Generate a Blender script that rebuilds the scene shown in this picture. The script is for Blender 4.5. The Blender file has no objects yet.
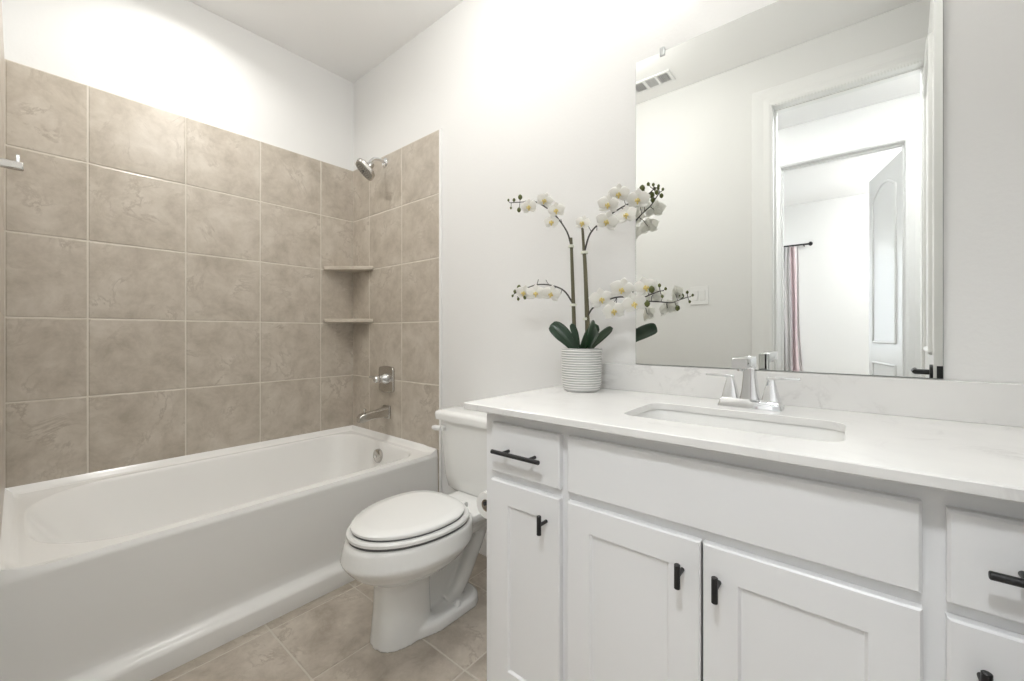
import bpy, bmesh, math, random
from mathutils import Vector, Matrix
random.seed(7)
PI = math.pi
S = bpy.context.scene
COL = S.collection

# ------------------------------------------------------------------ camera
cd = bpy.data.cameras.new('camera')
cam = bpy.data.objects.new('camera', cd)
COL.objects.link(cam)
cam.location = (2.6552, -1.4848, 1.0935)
cam.rotation_euler = (PI / 2, 0, 0.6951)
cd.sensor_width = 36.0
cd.lens = 411.925 / 1024 * 36
cd.shift_y = -(340.5 - 333.66) / 1024
cd.clip_start = 0.008
cd.clip_end = 60
S.camera = cam

# ------------------------------------------------------------------ world, exposure
S.view_settings.view_transform = 'Standard'
S.view_settings.look = 'None'
S.view_settings.gamma = 1
S.view_settings.use_curve_mapping = False
S.view_settings.exposure = 0.52
w = bpy.data.worlds.new('sky')
S.world = w
w.use_nodes = True
w.node_tree.nodes['Background'].inputs[0].default_value = (0.85, 0.92, 1.0, 1)
w.node_tree.nodes['Background'].inputs[1].default_value = 3.0

ROOM_W, ROOM_L, CEIL = 1.53, 3.06, 2.827
HALL_Y, BED_Y = -2.68, -5.25

# ------------------------------------------------------------------ lights (tub, vanity and window lights; the rest are unseen fill lamps)
def lamp(name, kind, loc, power, size=0.1, rot=(0, 0, 0), col=(1, 1, 1), size_y=None):
    d = bpy.data.lights.new(name, kind)
    d.energy = power
    d.color = col
    if kind == 'AREA':
        d.shape = 'RECTANGLE' if size_y else 'DISK'
        d.size = size
        if size_y:
            d.size_y = size_y
    else:
        d.shadow_soft_size = size
    o = bpy.data.objects.new(name, d)
    o.location = loc
    o.rotation_euler = rot
    COL.objects.link(o)
    return o

WARM = (1.0, 0.985, 0.955)
TUB_LIGHT = (0.40, -0.98)
MID_LIGHT = (1.50, -0.74)
VAN_X = (2.18, 2.42, 2.66)
tl = lamp('light_tub_downlight', 'AREA', (TUB_LIGHT[0], TUB_LIGHT[1], CEIL - 0.012), 4.2, 0.09, col=WARM)
tl.data.spread = math.radians(150)
lamp('fill_bath', 'POINT', (MID_LIGHT[0], MID_LIGHT[1], CEIL - 0.20), 9.0, 0.14, col=WARM)  # main fill, an unseen lamp hung below its diffuser
for vx in VAN_X:
    lamp('light_vanity_bulb', 'POINT', (vx, -0.17, 2.42), 1.3, 0.06, col=WARM)
lamp('fill_hall_west', 'POINT', (1.85, -2.15, CEIL - 0.30), 1.5, 0.14, col=(0.97, 0.98, 1.0))  # added unseen lamp, fill for the hallway and doorway
lamp('fill_hall_east', 'POINT', (3.25, -2.15, CEIL - 0.30), 3, 0.14, col=(0.97, 0.98, 1.0))  # added unseen lamp, sends fill in through the doorway
lamp('fill_vanity_front', 'AREA', (2.60, -1.89, CEIL - 0.088), 16, 0.24, rot=(math.radians(48), 0, 0), col=(0.95, 0.975, 1.0))  # added lamp aimed through the doorway to brighten the vanity front
lamp('light_bedroom_window', 'AREA', (1.05, BED_Y + 0.16, 1.55), 30, 1.4, rot=(-PI / 2, 0, 0), col=(0.93, 0.97, 1.0), size_y=1.5)
lamp('fill_bedroom', 'POINT', (3.6, -4.2, CEIL - 0.35), 46, 0.14, col=(0.97, 0.98, 1.0))  # added unseen lamp, brightens the bedroom wall and ceiling

# ------------------------------------------------------------------ materials
def mat(name, col, rough=0.5, metal=0.0, spec=0.5, bump=None, coat=0.0, sub=0.0, trans=0.0, emit=None):
    m = bpy.data.materials.new(name)
    m.use_nodes = True
    nt = m.node_tree
    b = nt.nodes['Principled BSDF']
    b.inputs['Base Color'].default_value = (*col, 1)
    b.inputs['Roughness'].default_value = rough
    b.inputs['Metallic'].default_value = metal
    b.inputs['Specular IOR Level'].default_value = spec
    b.inputs['Coat Weight'].default_value = coat
    b.inputs['Transmission Weight'].default_value = trans
    if emit:
        b.inputs['Emission Color'].default_value = (*emit[0], 1)
        b.inputs['Emission Strength'].default_value = emit[1]
    if bump:
        sc, st, dist = bump
        tc = nt.nodes.new('ShaderNodeTexCoord')
        n = nt.nodes.new('ShaderNodeTexNoise')
        n.inputs['Scale'].default_value = sc
        n.inputs['Detail'].default_value = 3
        bp = nt.nodes.new('ShaderNodeBump')
        bp.inputs['Strength'].default_value = st
        bp.inputs['Distance'].default_value = dist
        nt.links.new(tc.outputs['Object'], n.inputs['Vector'])
        nt.links.new(n.outputs['Fac'], bp.inputs['Height'])
        nt.links.new(bp.outputs['Normal'], b.inputs['Normal'])
    return m

def ramp(nt, src, stops):
    r = nt.nodes.new('ShaderNodeValToRGB')
    e = r.color_ramp.elements
    while len(e) < len(stops):
        e.new(0.5)
    for k, (p, c) in enumerate(stops):
        e[k].position = p
        e[k].color = (*c, 1)
    nt.links.new(src, r.inputs['Fac'])
    return r

def stone_mat(name, base, dark, light, rough):
    """clouded ceramic tile; every tile (mesh island) gets its own piece of the stone"""
    m = mat(name, base, rough)
    nt = m.node_tree
    b = nt.nodes['Principled BSDF']
    g = nt.nodes.new('ShaderNodeNewGeometry')
    tc = nt.nodes.new('ShaderNodeTexCoord')
    mul = nt.nodes.new('ShaderNodeMath'); mul.operation = 'MULTIPLY'; mul.inputs[1].default_value = 37.0
    nt.links.new(g.outputs['Random Per Island'], mul.inputs[0])
    add = nt.nodes.new('ShaderNodeVectorMath'); add.operation = 'ADD'
    nt.links.new(tc.outputs['Object'], add.inputs[0])
    nt.links.new(mul.outputs[0], add.inputs[1])
    n1 = nt.nodes.new('ShaderNodeTexNoise')
    n1.inputs['Scale'].default_value = 7.0; n1.inputs['Detail'].default_value = 12
    n1.inputs['Roughness'].default_value = 0.68; n1.inputs['Distortion'].default_value = 0.25
    nt.links.new(add.outputs[0], n1.inputs['Vector'])
    r1 = ramp(nt, n1.outputs['Fac'], [(0.33, dark), (0.50, base), (0.66, light)])
    n2 = nt.nodes.new('ShaderNodeTexNoise')
    n2.inputs['Scale'].default_value = 4.5; n2.inputs['Detail'].default_value = 8
    n2.inputs['Roughness'].default_value = 0.66; n2.inputs['Distortion'].default_value = 0.7
    nt.links.new(add.outputs[0], n2.inputs['Vector'])
    r2 = ramp(nt, n2.outputs['Fac'], [(0.470, (0, 0, 0)), (0.5, (1, 1, 1)), (0.530, (0, 0, 0))])
    n3 = nt.nodes.new('ShaderNodeTexNoise')
    n3.inputs['Scale'].default_value = 7.0; n3.inputs['Detail'].default_value = 3
    nt.links.new(add.outputs[0], n3.inputs['Vector'])
    r3 = ramp(nt, n3.outputs['Fac'], [(0.46, (0, 0, 0)), (0.68, (1, 1, 1))])
    mm = nt.nodes.new('ShaderNodeMath'); mm.operation = 'MULTIPLY'
    nt.links.new(r2.outputs['Color'], mm.inputs[0]); nt.links.new(r3.outputs['Color'], mm.inputs[1])
    m2 = nt.nodes.new('ShaderNodeMath'); m2.operation = 'MULTIPLY'; m2.inputs[1].default_value = 0.6
    nt.links.new(mm.outputs[0], m2.inputs[0])
    mix = nt.nodes.new('ShaderNodeMix'); mix.data_type = 'RGBA'
    mix.inputs['B'].default_value = (dark[0] * .78, dark[1] * .74, dark[2] * .70, 1)
    nt.links.new(m2.outputs[0], mix.inputs['Factor'])
    nt.links.new(r1.outputs['Color'], mix.inputs['A'])
    nt.links.new(mix.outputs['Result'], b.inputs['Base Color'])
    return m

def quartz_mat(name, vein_lo):
    m = mat(name, (0.83, 0.83, 0.81), 0.20)
    nt = m.node_tree
    b = nt.nodes['Principled BSDF']
    tc = nt.nodes.new('ShaderNodeTexCoord')
    n = nt.nodes.new('ShaderNodeTexNoise')
    n.inputs['Scale'].default_value = 3.2; n.inputs['Detail'].default_value = 8
    n.inputs['Roughness'].default_value = 0.62; n.inputs['Distortion'].default_value = 1.6
    nt.links.new(tc.outputs['Object'], n.inputs['Vector'])
    r = ramp(nt, n.outputs['Fac'], [(0.47, (0, 0, 0)), (0.5, (1, 1, 1)), (0.53, (0, 0, 0))])
    n3 = nt.nodes.new('ShaderNodeTexNoise')
    n3.inputs['Scale'].default_value = 4.5; n3.inputs['Detail'].default_value = 4
    nt.links.new(tc.outputs['Object'], n3.inputs['Vector'])
    r3 = ramp(nt, n3.outputs['Fac'], [(0.48, (0, 0, 0)), (0.70, (1, 1, 1))])
    mm = nt.nodes.new('ShaderNodeMath'); mm.operation = 'MULTIPLY'
    nt.links.new(r.outputs['Color'], mm.inputs[0]); nt.links.new(r3.outputs['Color'], mm.inputs[1])
    cl = ramp(nt, n3.outputs['Fac'], [(0.35, (0.86, 0.855, 0.835)), (0.7, (0.80, 0.795, 0.78))])
    mix = nt.nodes.new('ShaderNodeMix'); mix.data_type = 'RGBA'
    mix.inputs['B'].default_value = (*vein_lo, 1)
    nt.links.new(mm.outputs[0], mix.inputs['Factor'])
    nt.links.new(cl.outputs['Color'], mix.inputs['A'])
    nt.links.new(mix.outputs['Result'], b.inputs['Base Color'])
    return m

M = {}
M['wall'] = mat('wall_paint', (0.82, 0.818, 0.805), 0.75, bump=(90, 0.25, 0.002), spec=0.2)
M['ceiling'] = mat('ceiling_paint', (0.93, 0.925, 0.915), 0.9, spec=0.1)
M['trim'] = mat('trim_paint', (0.87, 0.87, 0.86), 0.32)
M['tile'] = stone_mat('wall_tile_stone', (0.530, 0.474, 0.400), (0.415, 0.364, 0.298), (0.615, 0.562, 0.488), 0.30)
M['floor_tile'] = stone_mat('floor_tile_stone', (0.480, 0.424, 0.356), (0.360, 0.308, 0.250), (0.580, 0.522, 0.448), 0.42)
M['grout'] = mat('wall_grout', (0.70, 0.655, 0.58), 0.9, bump=(300, 0.3, 0.001))
M['floor_grout'] = mat('floor_grout', (0.60, 0.56, 0.49), 0.9)
M['carpet'] = mat('carpet', (0.55, 0.51, 0.46), 1.0, bump=(250, 0.8, 0.004))
M['acrylic'] = mat('tub_acrylic', (0.91, 0.905, 0.885), 0.22)
M['china'] = mat('vitreous_china', (0.88, 0.88, 0.86), 0.06, coat=0.4)
M['seat'] = mat('seat_plastic', (0.86, 0.86, 0.84), 0.18)
M['cabinet'] = mat('cabinet_lacquer', (0.90, 0.905, 0.91), 0.30)
M['gap'] = mat('gap_shade_and_rubber', (0.12, 0.12, 0.12), 0.7)  # dark tone for painted gap shade, also gasket and nozzle rubber
M['quartz'] = quartz_mat('white_quartz', (0.70, 0.69, 0.68))
M['quartz_splash'] = quartz_mat('veined_quartz', (0.58, 0.57, 0.555))
M['chrome'] = mat('chrome', (0.78, 0.79, 0.80), 0.06, metal=1.0)
M['nickel'] = mat('brushed_nickel', (0.56, 0.54, 0.51), 0.24, metal=1.0)
M['black'] = mat('matt_black_metal', (0.012, 0.012, 0.013), 0.38)
M['mirror'] = mat('mirror_glass', (0.875, 0.89, 0.87), 0.0, metal=1.0)
M['mirror_edge'] = mat('mirror_edge', (0.20, 0.24, 0.22), 0.2)
M['clip'] = mat('clear_clip', (0.9, 0.92, 0.92), 0.1, trans=0.5)
M['paper'] = mat('toilet_paper', (0.86, 0.86, 0.84), 0.95, bump=(400, 0.3, 0.001))
M['card'] = mat('cardboard', (0.42, 0.35, 0.27), 0.9)
M['pot'] = mat('glazed_pot', (0.80, 0.80, 0.78), 0.45)
_nt = M['pot'].node_tree            # greyer in the grooves between the ribs, for contrast
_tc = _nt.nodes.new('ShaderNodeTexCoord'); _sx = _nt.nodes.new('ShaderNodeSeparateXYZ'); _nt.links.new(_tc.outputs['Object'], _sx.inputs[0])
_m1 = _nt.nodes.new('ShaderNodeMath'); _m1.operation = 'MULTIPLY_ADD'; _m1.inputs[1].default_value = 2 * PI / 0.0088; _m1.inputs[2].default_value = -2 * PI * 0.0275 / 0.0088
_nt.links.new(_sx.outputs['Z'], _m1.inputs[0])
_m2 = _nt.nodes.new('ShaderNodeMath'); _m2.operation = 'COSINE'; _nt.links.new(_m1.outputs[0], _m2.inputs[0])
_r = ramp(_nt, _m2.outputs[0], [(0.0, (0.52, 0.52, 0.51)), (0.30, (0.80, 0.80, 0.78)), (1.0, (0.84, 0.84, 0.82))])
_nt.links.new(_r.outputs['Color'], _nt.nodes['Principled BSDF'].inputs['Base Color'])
M['soil'] = mat('bark_soil', (0.05, 0.04, 0.03), 0.95, bump=(60, 1, 0.01))
M['leaf'] = mat('orchid_leaf', (0.010, 0.034, 0.014), 0.28, bump=(20, 0.2, 0.002))
M['stake'] = mat('orchid_stem', (0.115, 0.105, 0.06), 0.6, bump=(120, 0.5, 0.002))
M['twig'] = mat('orchid_twig', (0.06, 0.055, 0.05), 0.6)
M['bud'] = mat('orchid_bud', (0.10, 0.115, 0.025), 0.5)
M['petal'] = mat('orchid_petal', (0.95, 0.945, 0.92), 0.55)
M['lip'] = mat('orchid_lip', (0.80, 0.66, 0.26), 0.5)
_nt = M['petal'].node_tree          # petals let light through
_tr = _nt.nodes.new('ShaderNodeBsdfTranslucent'); _tr.inputs[0].default_value = (0.95, 0.94, 0.90, 1)
_mx = _nt.nodes.new('ShaderNodeMixShader'); _mx.inputs[0].default_value = 0.5
_nt.links.new(_nt.nodes['Principled BSDF'].outputs[0], _mx.inputs[1]); _nt.links.new(_tr.outputs[0], _mx.inputs[2])
_nt.links.new(_mx.outputs[0], _nt.nodes['Material Output'].inputs['Surface'])
M['plastic'] = mat('white_plastic', (0.84, 0.84, 0.83), 0.3)
M['vent_dark'] = mat('vent_duct', (0.13, 0.13, 0.13), 0.9)
M['vent_slat'] = mat('vent_slat', (0.55, 0.55, 0.54), 0.6)
M['lit'] = mat('lit_diffuser', (1, 1, 1), 0.5, emit=((1, 0.97, 0.92), 6.0))
M['glass'] = mat('window_glass', (1, 1, 1), 0.0, trans=1.0)
M['ribbon'] = mat('tie', (0.75, 0.76, 0.66), 0.5)

def curtain_mat():
    m = mat('striped_curtain', (0.7, 0.6, 0.6), 0.9)
    nt = m.node_tree
    tc = nt.nodes.new('ShaderNodeTexCoord')
    sx = nt.nodes.new('ShaderNodeSeparateXYZ')
    nt.links.new(tc.outputs['UV'], sx.inputs[0])
    r = ramp(nt, sx.outputs['X'], [(0.0, (0.55, 0.53, 0.53)), (0.34, (0.82, 0.80, 0.79)), (0.52, (0.50, 0.46, 0.47)),
                                   (0.60, (0.74, 0.60, 0.62)), (0.84, (0.82, 0.78, 0.78))])
    r.color_ramp.interpolation = 'CONSTANT'
    nt.links.new(r.outputs['Color'], nt.nodes['Principled BSDF'].inputs['Base Color'])
    return m
M['curtain'] = curtain_mat()

# ------------------------------------------------------------------ object helpers
ROOT = {}
def root_loc(o):
    while o.parent:
        o = o.parent
    return Vector(ROOT.get(o.name, (0, 0, 0)))

def obj(name, bm, m, parent=None, bevel=0.0, seg=2, smooth=True, angle=35, label=None):
    me = bpy.data.meshes.new(name)
    if parent is not None:
        bmesh.ops.translate(bm, verts=bm.verts, vec=-root_loc(parent))
    bmesh.ops.recalc_face_normals(bm, faces=bm.faces)
    for f in bm.faces:
        f.smooth = smooth
    bm.to_mesh(me)
    bm.free()
    if smooth:
        me.set_sharp_from_angle(angle=math.radians(angle))
    me.materials.append(m)
    o = bpy.data.objects.new(name, me)
    COL.objects.link(o)
    if parent is not None:
        o.parent = parent
    if bevel > 0:
        b = o.modifiers.new('bevel', 'BEVEL')
        b.width = bevel; b.segments = seg; b.limit_method = 'ANGLE'; b.angle_limit = math.radians(40)
    if label:
        o['label'] = label
    return o

def thing(name, label, cat, loc, group=None):
    o = bpy.data.objects.new(name, None)
    o.empty_display_size = 0.05
    COL.objects.link(o)
    o.location = loc
    ROOT[o.name] = tuple(loc)
    tag(o, label, cat, group)
    return o

def tag(o, label, cat, group=None):
    o['label'] = label; o['category'] = cat
    if group:
        o['group'] = group
    return o

def struct(name, bm, m, parent=None, **k):
    o = obj(name, bm, m, parent, **k)
    if parent is None:
        o['kind'] = 'structure'
    return o

def box(bm, a, b):
    x0, y0, z0 = a; x1, y1, z1 = b
    v = [bm.verts.new(p) for p in ((x0, y0, z0), (x1, y0, z0), (x1, y1, z0), (x0, y1, z0), (x0, y0, z1), (x1, y0, z1), (x1, y1, z1), (x0, y1, z1))]
    for f in ((0, 3, 2, 1), (4, 5, 6, 7), (0, 1, 5, 4), (1, 2, 6, 5), (2, 3, 7, 6), (3, 0, 4, 7)):
        bm.faces.new([v[i] for i in f])
    return bm

def boxes(*l):
    bm = bmesh.new()
    for a, b in l:
        box(bm, a, b)
    return bm

def loft(rings, cap0=True, cap1=True, bm=None):
    bm = bm or bmesh.new()
    R = [[bm.verts.new(p) for p in r] for r in rings]
    n = len(R[0])
    for a, b in zip(R, R[1:]):
        for i in range(n):
            bm.faces.new((a[i], a[(i + 1) % n], b[(i + 1) % n], b[i]))
    if cap0:
        bm.faces.new(list(reversed(R[0])))
    if cap1:
        bm.faces.new(R[-1])
    return bm

def circ(c, r, axis='Z', n=24, ry=None):
    c = Vector(c); out = []
    for i in range(n):
        a = 2 * PI * i / n
        u, v = r * math.cos(a), (ry or r) * math.sin(a)
        out.append(c + Vector({'Z': (u, v, 0), 'Y': (u, 0, v), 'X': (0, u, v)}[axis]))
    return out

def lathe(c, prof, axis='Z', n=28, bm=None, **k):
    """prof: (radius, offset along the axis)"""
    d = {'Z': Vector((0, 0, 1)), 'Y': Vector((0, 1, 0)), 'X': Vector((1, 0, 0))}[axis]
    return loft([circ(Vector(c) + d * h, max(r, 1e-4), axis, n) for r, h in prof], bm=bm, **k)

def tube(pts, r, n=10, bm=None, close=True):
    bm = bm or bmesh.new()
    pts = [Vector(p) for p in pts]
    rr = r if isinstance(r, (list, tuple)) else [r] * len(pts)
    rings = []
    prev = None
    for i, p in enumerate(pts):
        t = (pts[min(i + 1, len(pts) - 1)] - pts[max(i - 1, 0)]).normalized()
        if prev is None:
            a = t.orthogonal().normalized()
        else:
            a = (prev - t * prev.dot(t)).normalized()
        prev = a
        b = t.cross(a)
        rings.append([p + (a * math.cos(2 * PI * k / n) + b * math.sin(2 * PI * k / n)) * rr[i] for k in range(n)])
    return loft(rings, close, close, bm)

def smooth_path(pts, k=6):
    pts = [Vector(p) for p in pts]
    out = []
    for i in range(len(pts) - 1):
        p0 = pts[max(i - 1, 0)]; p1 = pts[i]; p2 = pts[i + 1]; p3 = pts[min(i + 2, len(pts) - 1)]
        for j in range(k):
            t = j / k
            out.append(0.5 * ((2 * p1) + (p2 - p0) * t + (2 * p0 - 5 * p1 + 4 * p2 - p3) * t * t + (3 * p1 - p0 - 3 * p2 + p3) * t ** 3))
    out.append(pts[-1])
    return out

def rrect(x0, x1, y0, y1, rad, nc=8, ns=6):
    """rounded rectangle as a list of (x, y); the same count for every size. rad: one radius or four (x1y1, x0y1, x0y0, x1y0)"""
    r4 = rad if isinstance(rad, (list, tuple)) else [rad] * 4
    cs = [(x1 - r4[0], y1 - r4[0], 0, r4[0]), (x0 + r4[1], y1 - r4[1], 90, r4[1]), (x0 + r4[2], y0 + r4[2], 180, r4[2]), (x1 - r4[3], y0 + r4[3], 270, r4[3])]
    out = []
    for k, (cx, cy, a0, r) in enumerate(cs):
        for i in range(nc + 1):
            a = math.radians(a0 + 90 * i / nc)
            out.append((cx + r * math.cos(a), cy + r * math.sin(a)))
        nx, ny, a1, r1 = cs[(k + 1) % 4]
        q = (nx + r1 * math.cos(math.radians(a1)), ny + r1 * math.sin(math.radians(a1)))
        p = out[-1]
        for i in range(1, ns):
            out.append((p[0] + (q[0] - p[0]) * i / ns, p[1] + (q[1] - p[1]) * i / ns))
    return out

def lrect(x0, x1, y0, y1, r4, nc=8, ns=6):
    """square-cornered rectangle whose points pair up with those of rrect(..., r4)"""
    cs = [(x1, y1, -r4[0], -r4[0], 0), (x0, y1, r4[1], -r4[1], 1), (x0, y0, r4[2], r4[2], 0), (x1, y0, -r4[3], r4[3], 1)]
    def at(c, i):
        cx, cy, dx, dy, fl = c
        a = (cx, cy + dy); b = (cx + dx, cy)
        if fl:
            a, b = b, a
        t = i / nc
        p, q, u = (a, (cx, cy), t * 2) if t <= 0.5 else ((cx, cy), b, t * 2 - 1)
        return (p[0] + (q[0] - p[0]) * u, p[1] + (q[1] - p[1]) * u)
    out = []
    for k, c in enumerate(cs):
        for i in range(nc + 1):
            out.append(at(c, i))
        q = at(cs[(k + 1) % 4], 0); p = out[-1]
        for i in range(1, ns):
            out.append((p[0] + (q[0] - p[0]) * i / ns, p[1] + (q[1] - p[1]) * i / ns))
    return out

def ring(pts, z):
    return [Vector((x, y, z(x, y) if callable(z) else z)) for x, y in pts]

# ------------------------------------------------------------------ the room shell
T = 0.12
OPEN0, OPEN1, HEAD = 2.262, 2.935, 2.504      # bathroom doorway
H0, H1 = 2.168, 2.935                          # bedroom doorway
struct('wall_back', boxes(((-T, 0, 0), (ROOM_L + T, T, CEIL))), M['wall'])
struct('wall_far', boxes(((-T, -ROOM_W, 0), (-0.010, 0, CEIL))), M['wall'])
struct('wall_right', boxes(((ROOM_L, -ROOM_W, 0), (ROOM_L + T, 0, CEIL))), M['wall'])
struct('wall_left', boxes(((-T, -ROOM_W - T, 0), (OPEN0 - 0.02, -ROOM_W, CEIL)),
                          ((OPEN1 + 0.02, -ROOM_W - T, 0), (4.3, -ROOM_W, CEIL)),
                          ((OPEN0 - 0.02, -ROOM_W - T, HEAD + 0.02), (OPEN1 + 0.02, -ROOM_W, CEIL))), M['wall'])
struct('wall_hallway', boxes(((-0.6, HALL_Y - T, 0), (H0 - 0.02, HALL_Y, CEIL)),
                             ((H1 + 0.02, HALL_Y - T, 0), (4.9, HALL_Y, CEIL)),
                             ((H0 - 0.02, HALL_Y - T, HEAD + 0.02), (H1 + 0.02, HALL_Y, CEIL))), M['wall'])
struct('wall_hallway_end', boxes(((0.7, HALL_Y, 0), (0.82, -ROOM_W - T, CEIL)), ((4.18, HALL_Y, 0), (4.3, -ROOM_W - T, CEIL))), M['wall'])
WX0, WX1, WZ0, WZ1 = 0.45, 1.85, 0.85, 2.15
struct('wall_bedroom', boxes(((-0.6, BED_Y - T, 0), (WX0, BED_Y, CEIL)), ((WX1, BED_Y - T, 0), (4.9, BED_Y, CEIL)),
                             ((WX0, BED_Y - T, 0), (WX1, BED_Y, WZ0)), ((WX0, BED_Y - T, WZ1), (WX1, BED_Y, CEIL))), M['wall'])
struct('wall_bedroom_side', boxes(((-0.72, BED_Y, 0), (-0.6, HALL_Y, CEIL)), ((4.9, BED_Y, 0), (5.02, HALL_Y, CEIL))), M['wall'])
struct('ceiling', boxes(((-0.72, BED_Y - T, CEIL), (5.02, T, CEIL + 0.1))), M['ceiling'])
struct('floor_base', boxes(((-0.72, BED_Y - T, -0.1), (5.02, -ROOM_W - 0.06, -0.001)), ((-0.72, -ROOM_W - 0.06, -0.1), (5.02, T, -0.012))), M['carpet'])['kind'] = 'structure'

def tile_mesh(rects, to3, t0, t1, gap=0.0055, bev=0.003):
    """rects in (u, v); to3(u, v, t) gives the point; t0 grout depth, t1 face height"""
    bm = bmesh.new()
    for u0, u1, v0, v1 in rects:
        g = gap / 2; b = g + bev
        if u1 - u0 < 2.2 * b or v1 - v0 < 2.2 * b:
            continue
        tm = t1 - bev * 0.5
        loft([[to3(u, v, t) for u, v in ((u0 + e, v0 + e), (u1 - e, v0 + e), (u1 - e, v1 - e), (u0 + e, v1 - e))]
              for e, t in ((g, t0), (g, tm), (b, t1))], bm=bm)
    return bm

def grid(us, vs):
    return [(us[i], us[i + 1], vs[j], vs[j + 1]) for i in range(len(us) - 1) for j in range(len(vs) - 1)]

P_ = 0.3505
ZT = 2.2127
zs = [max(ZT - P_ * k, 0.40) for k in range(0, 7)][::-1]
zs = sorted(set([round(z, 4) for z in zs]))
zlow = sorted(set([round(max(ZT - P_ * k, 0.0), 4) for k in range(0, 8)]))
# far wall
ys = [-ROOM_W + 0.010, -1.2834, -0.9299, -0.5834, -0.2301, 0.0]
struct('wall_tile_far', tile_mesh(grid(ys, zs), lambda u, v, t: Vector((t - 0.010, u, v)), 0.001, 0.010), M['tile'], smooth=False)
struct('wall_grout_far', boxes(((-0.010, -ROOM_W, 0.40), (-0.0015, 0, ZT - 0.001))), M['grout'])
# mirror wall
xs = [0.0, 0.206, 0.562, 0.906]
struct('wall_tile_back', tile_mesh(grid(xs, zlow), lambda u, v, t: Vector((u, -t, v)), 0.001, 0.010), M['tile'], smooth=False)
struct('wall_grout_back', boxes(((0, -0.0085, 0.0), (0.905, 0, ZT - 0.001))), M['grout'])
struct('trim_1', boxes(((0.9065, -0.0105, 0.0), (0.920, 0, ZT))), M['trim'])
# left wall
xl = [0.0, 0.205, 0.5555, 0.902]
struct('wall_tile_left', tile_mesh(grid(xl, zs), lambda u, v, t: Vector((u, -ROOM_W + t, v)), 0.001, 0.010), M['tile'], smooth=False)
struct('wall_grout_left', boxes(((0, -ROOM_W, 0.40), (0.901, -ROOM_W + 0.0085, ZT - 0.001))), M['grout'])
# floor
fx = [0.0, 0.30, 0.65, 0.996, 1.335, 1.68, 2.025, 2.37, 2.715, ROOM_L]
fy = [-ROOM_W - 0.06, -1.235, -0.889, -0.555, -0.21, 0.0]
struct('floor', tile_mesh(grid(fx, fy), lambda u, v, t: Vector((u, v, t)), -0.010, 0.0, gap=0.006, bev=0.002), M['floor_tile'], smooth=False)
struct('floor_grout', boxes(((0, -ROOM_W - 0.06, -0.012), (ROOM_L, 0, -0.002))), M['floor_grout'])

# baseboards
def baseboard(name, a, b, nrm):
    """a->b along the wall, nrm points into the room"""
    a = Vector((*a, 0)); b = Vector((*b, 0)); n = Vector((*nrm, 0))
    prof = [(0, 0), (0.014, 0), (0.014, 0.085), (0.009, 0.098), (0.006, 0.105), (0, 0.105)]
    bm = loft([[p + n * d + Vector((0, 0, h)) for d, h in prof] for p in (a, b)])
    return struct(name, bm, M['trim'], smooth=False)
baseboard('baseboard_back', (0.921, 0), (1.764, 0), (0, -1))
baseboard('baseboard_left', (0.92, -ROOM_W), (2.134, -ROOM_W), (0, 1))
baseboard('baseboard_bedroom', (1.0, BED_Y), (4.9, BED_Y), (0, 1))
baseboard('baseboard_hallway', (0.82, HALL_Y), (2.07, HALL_Y), (0, 1))

# door linings and casings: the doorway behind the camera and the bedroom doorway, both seen in the mirror
def doorway(n0, x0, x1, yf, yb, side_room, cw=0.115):
    """yf: face towards the bathroom, yb: far face"""
    y0, y1 = min(yf, yb), max(yf, yb)
    struct('trim_%d' % n0, boxes(((x0 - 0.02, y0, 0), (x0, y1, HEAD)), ((x1, y0, 0), (x1 + 0.02, y1, HEAD)), ((x0 - 0.02, y0, HEAD), (x1 + 0.02, y1, HEAD + 0.02)),
                                 ((x0, y0 + 0.03, 0), (x0 + 0.012, y0 + 0.065, HEAD - 0.012)), ((x1 - 0.012, y0 + 0.03, 0), (x1, y0 + 0.065, HEAD - 0.012)),
                                 ((x0, y0 + 0.03, HEAD - 0.012), (x1, y0 + 0.065, HEAD))), M['trim'], smooth=False, bevel=0.0015)
    for k, (yy, d) in enumerate(((y1, 1), (y0, -1))):
        bm = bmesh.new()
        prof = [(0.004, 0.0), (0.004, 0.010), (0.018, 0.016), (0.050, 0.013), (0.085, 0.017), (cw - 0.004, 0.017), (cw, 0.012), (cw, 0.0)]
        def corner(px, sx, pz, sz):
            return [Vector((px + sx * a, yy + d * t, pz + sz * a)) for a, t in prof]
        L0 = corner(x0, -1, 0, 0); L1 = corner(x0, -1, HEAD, 1); R1 = corner(x1, 1, HEAD, 1); R0 = corner(x1, 1, 0, 0)
        loft([L0, L1, R1, R0], bm=bm)
        struct('trim_%d' % (n0 + 1 + k), bm, M['trim'], smooth=False)
doorway(2, OPEN0, OPEN1, -ROOM_W, -ROOM_W - T, 1)
doorway(5, H0, H1, HALL_Y, HALL_Y - T, 1)

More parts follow.
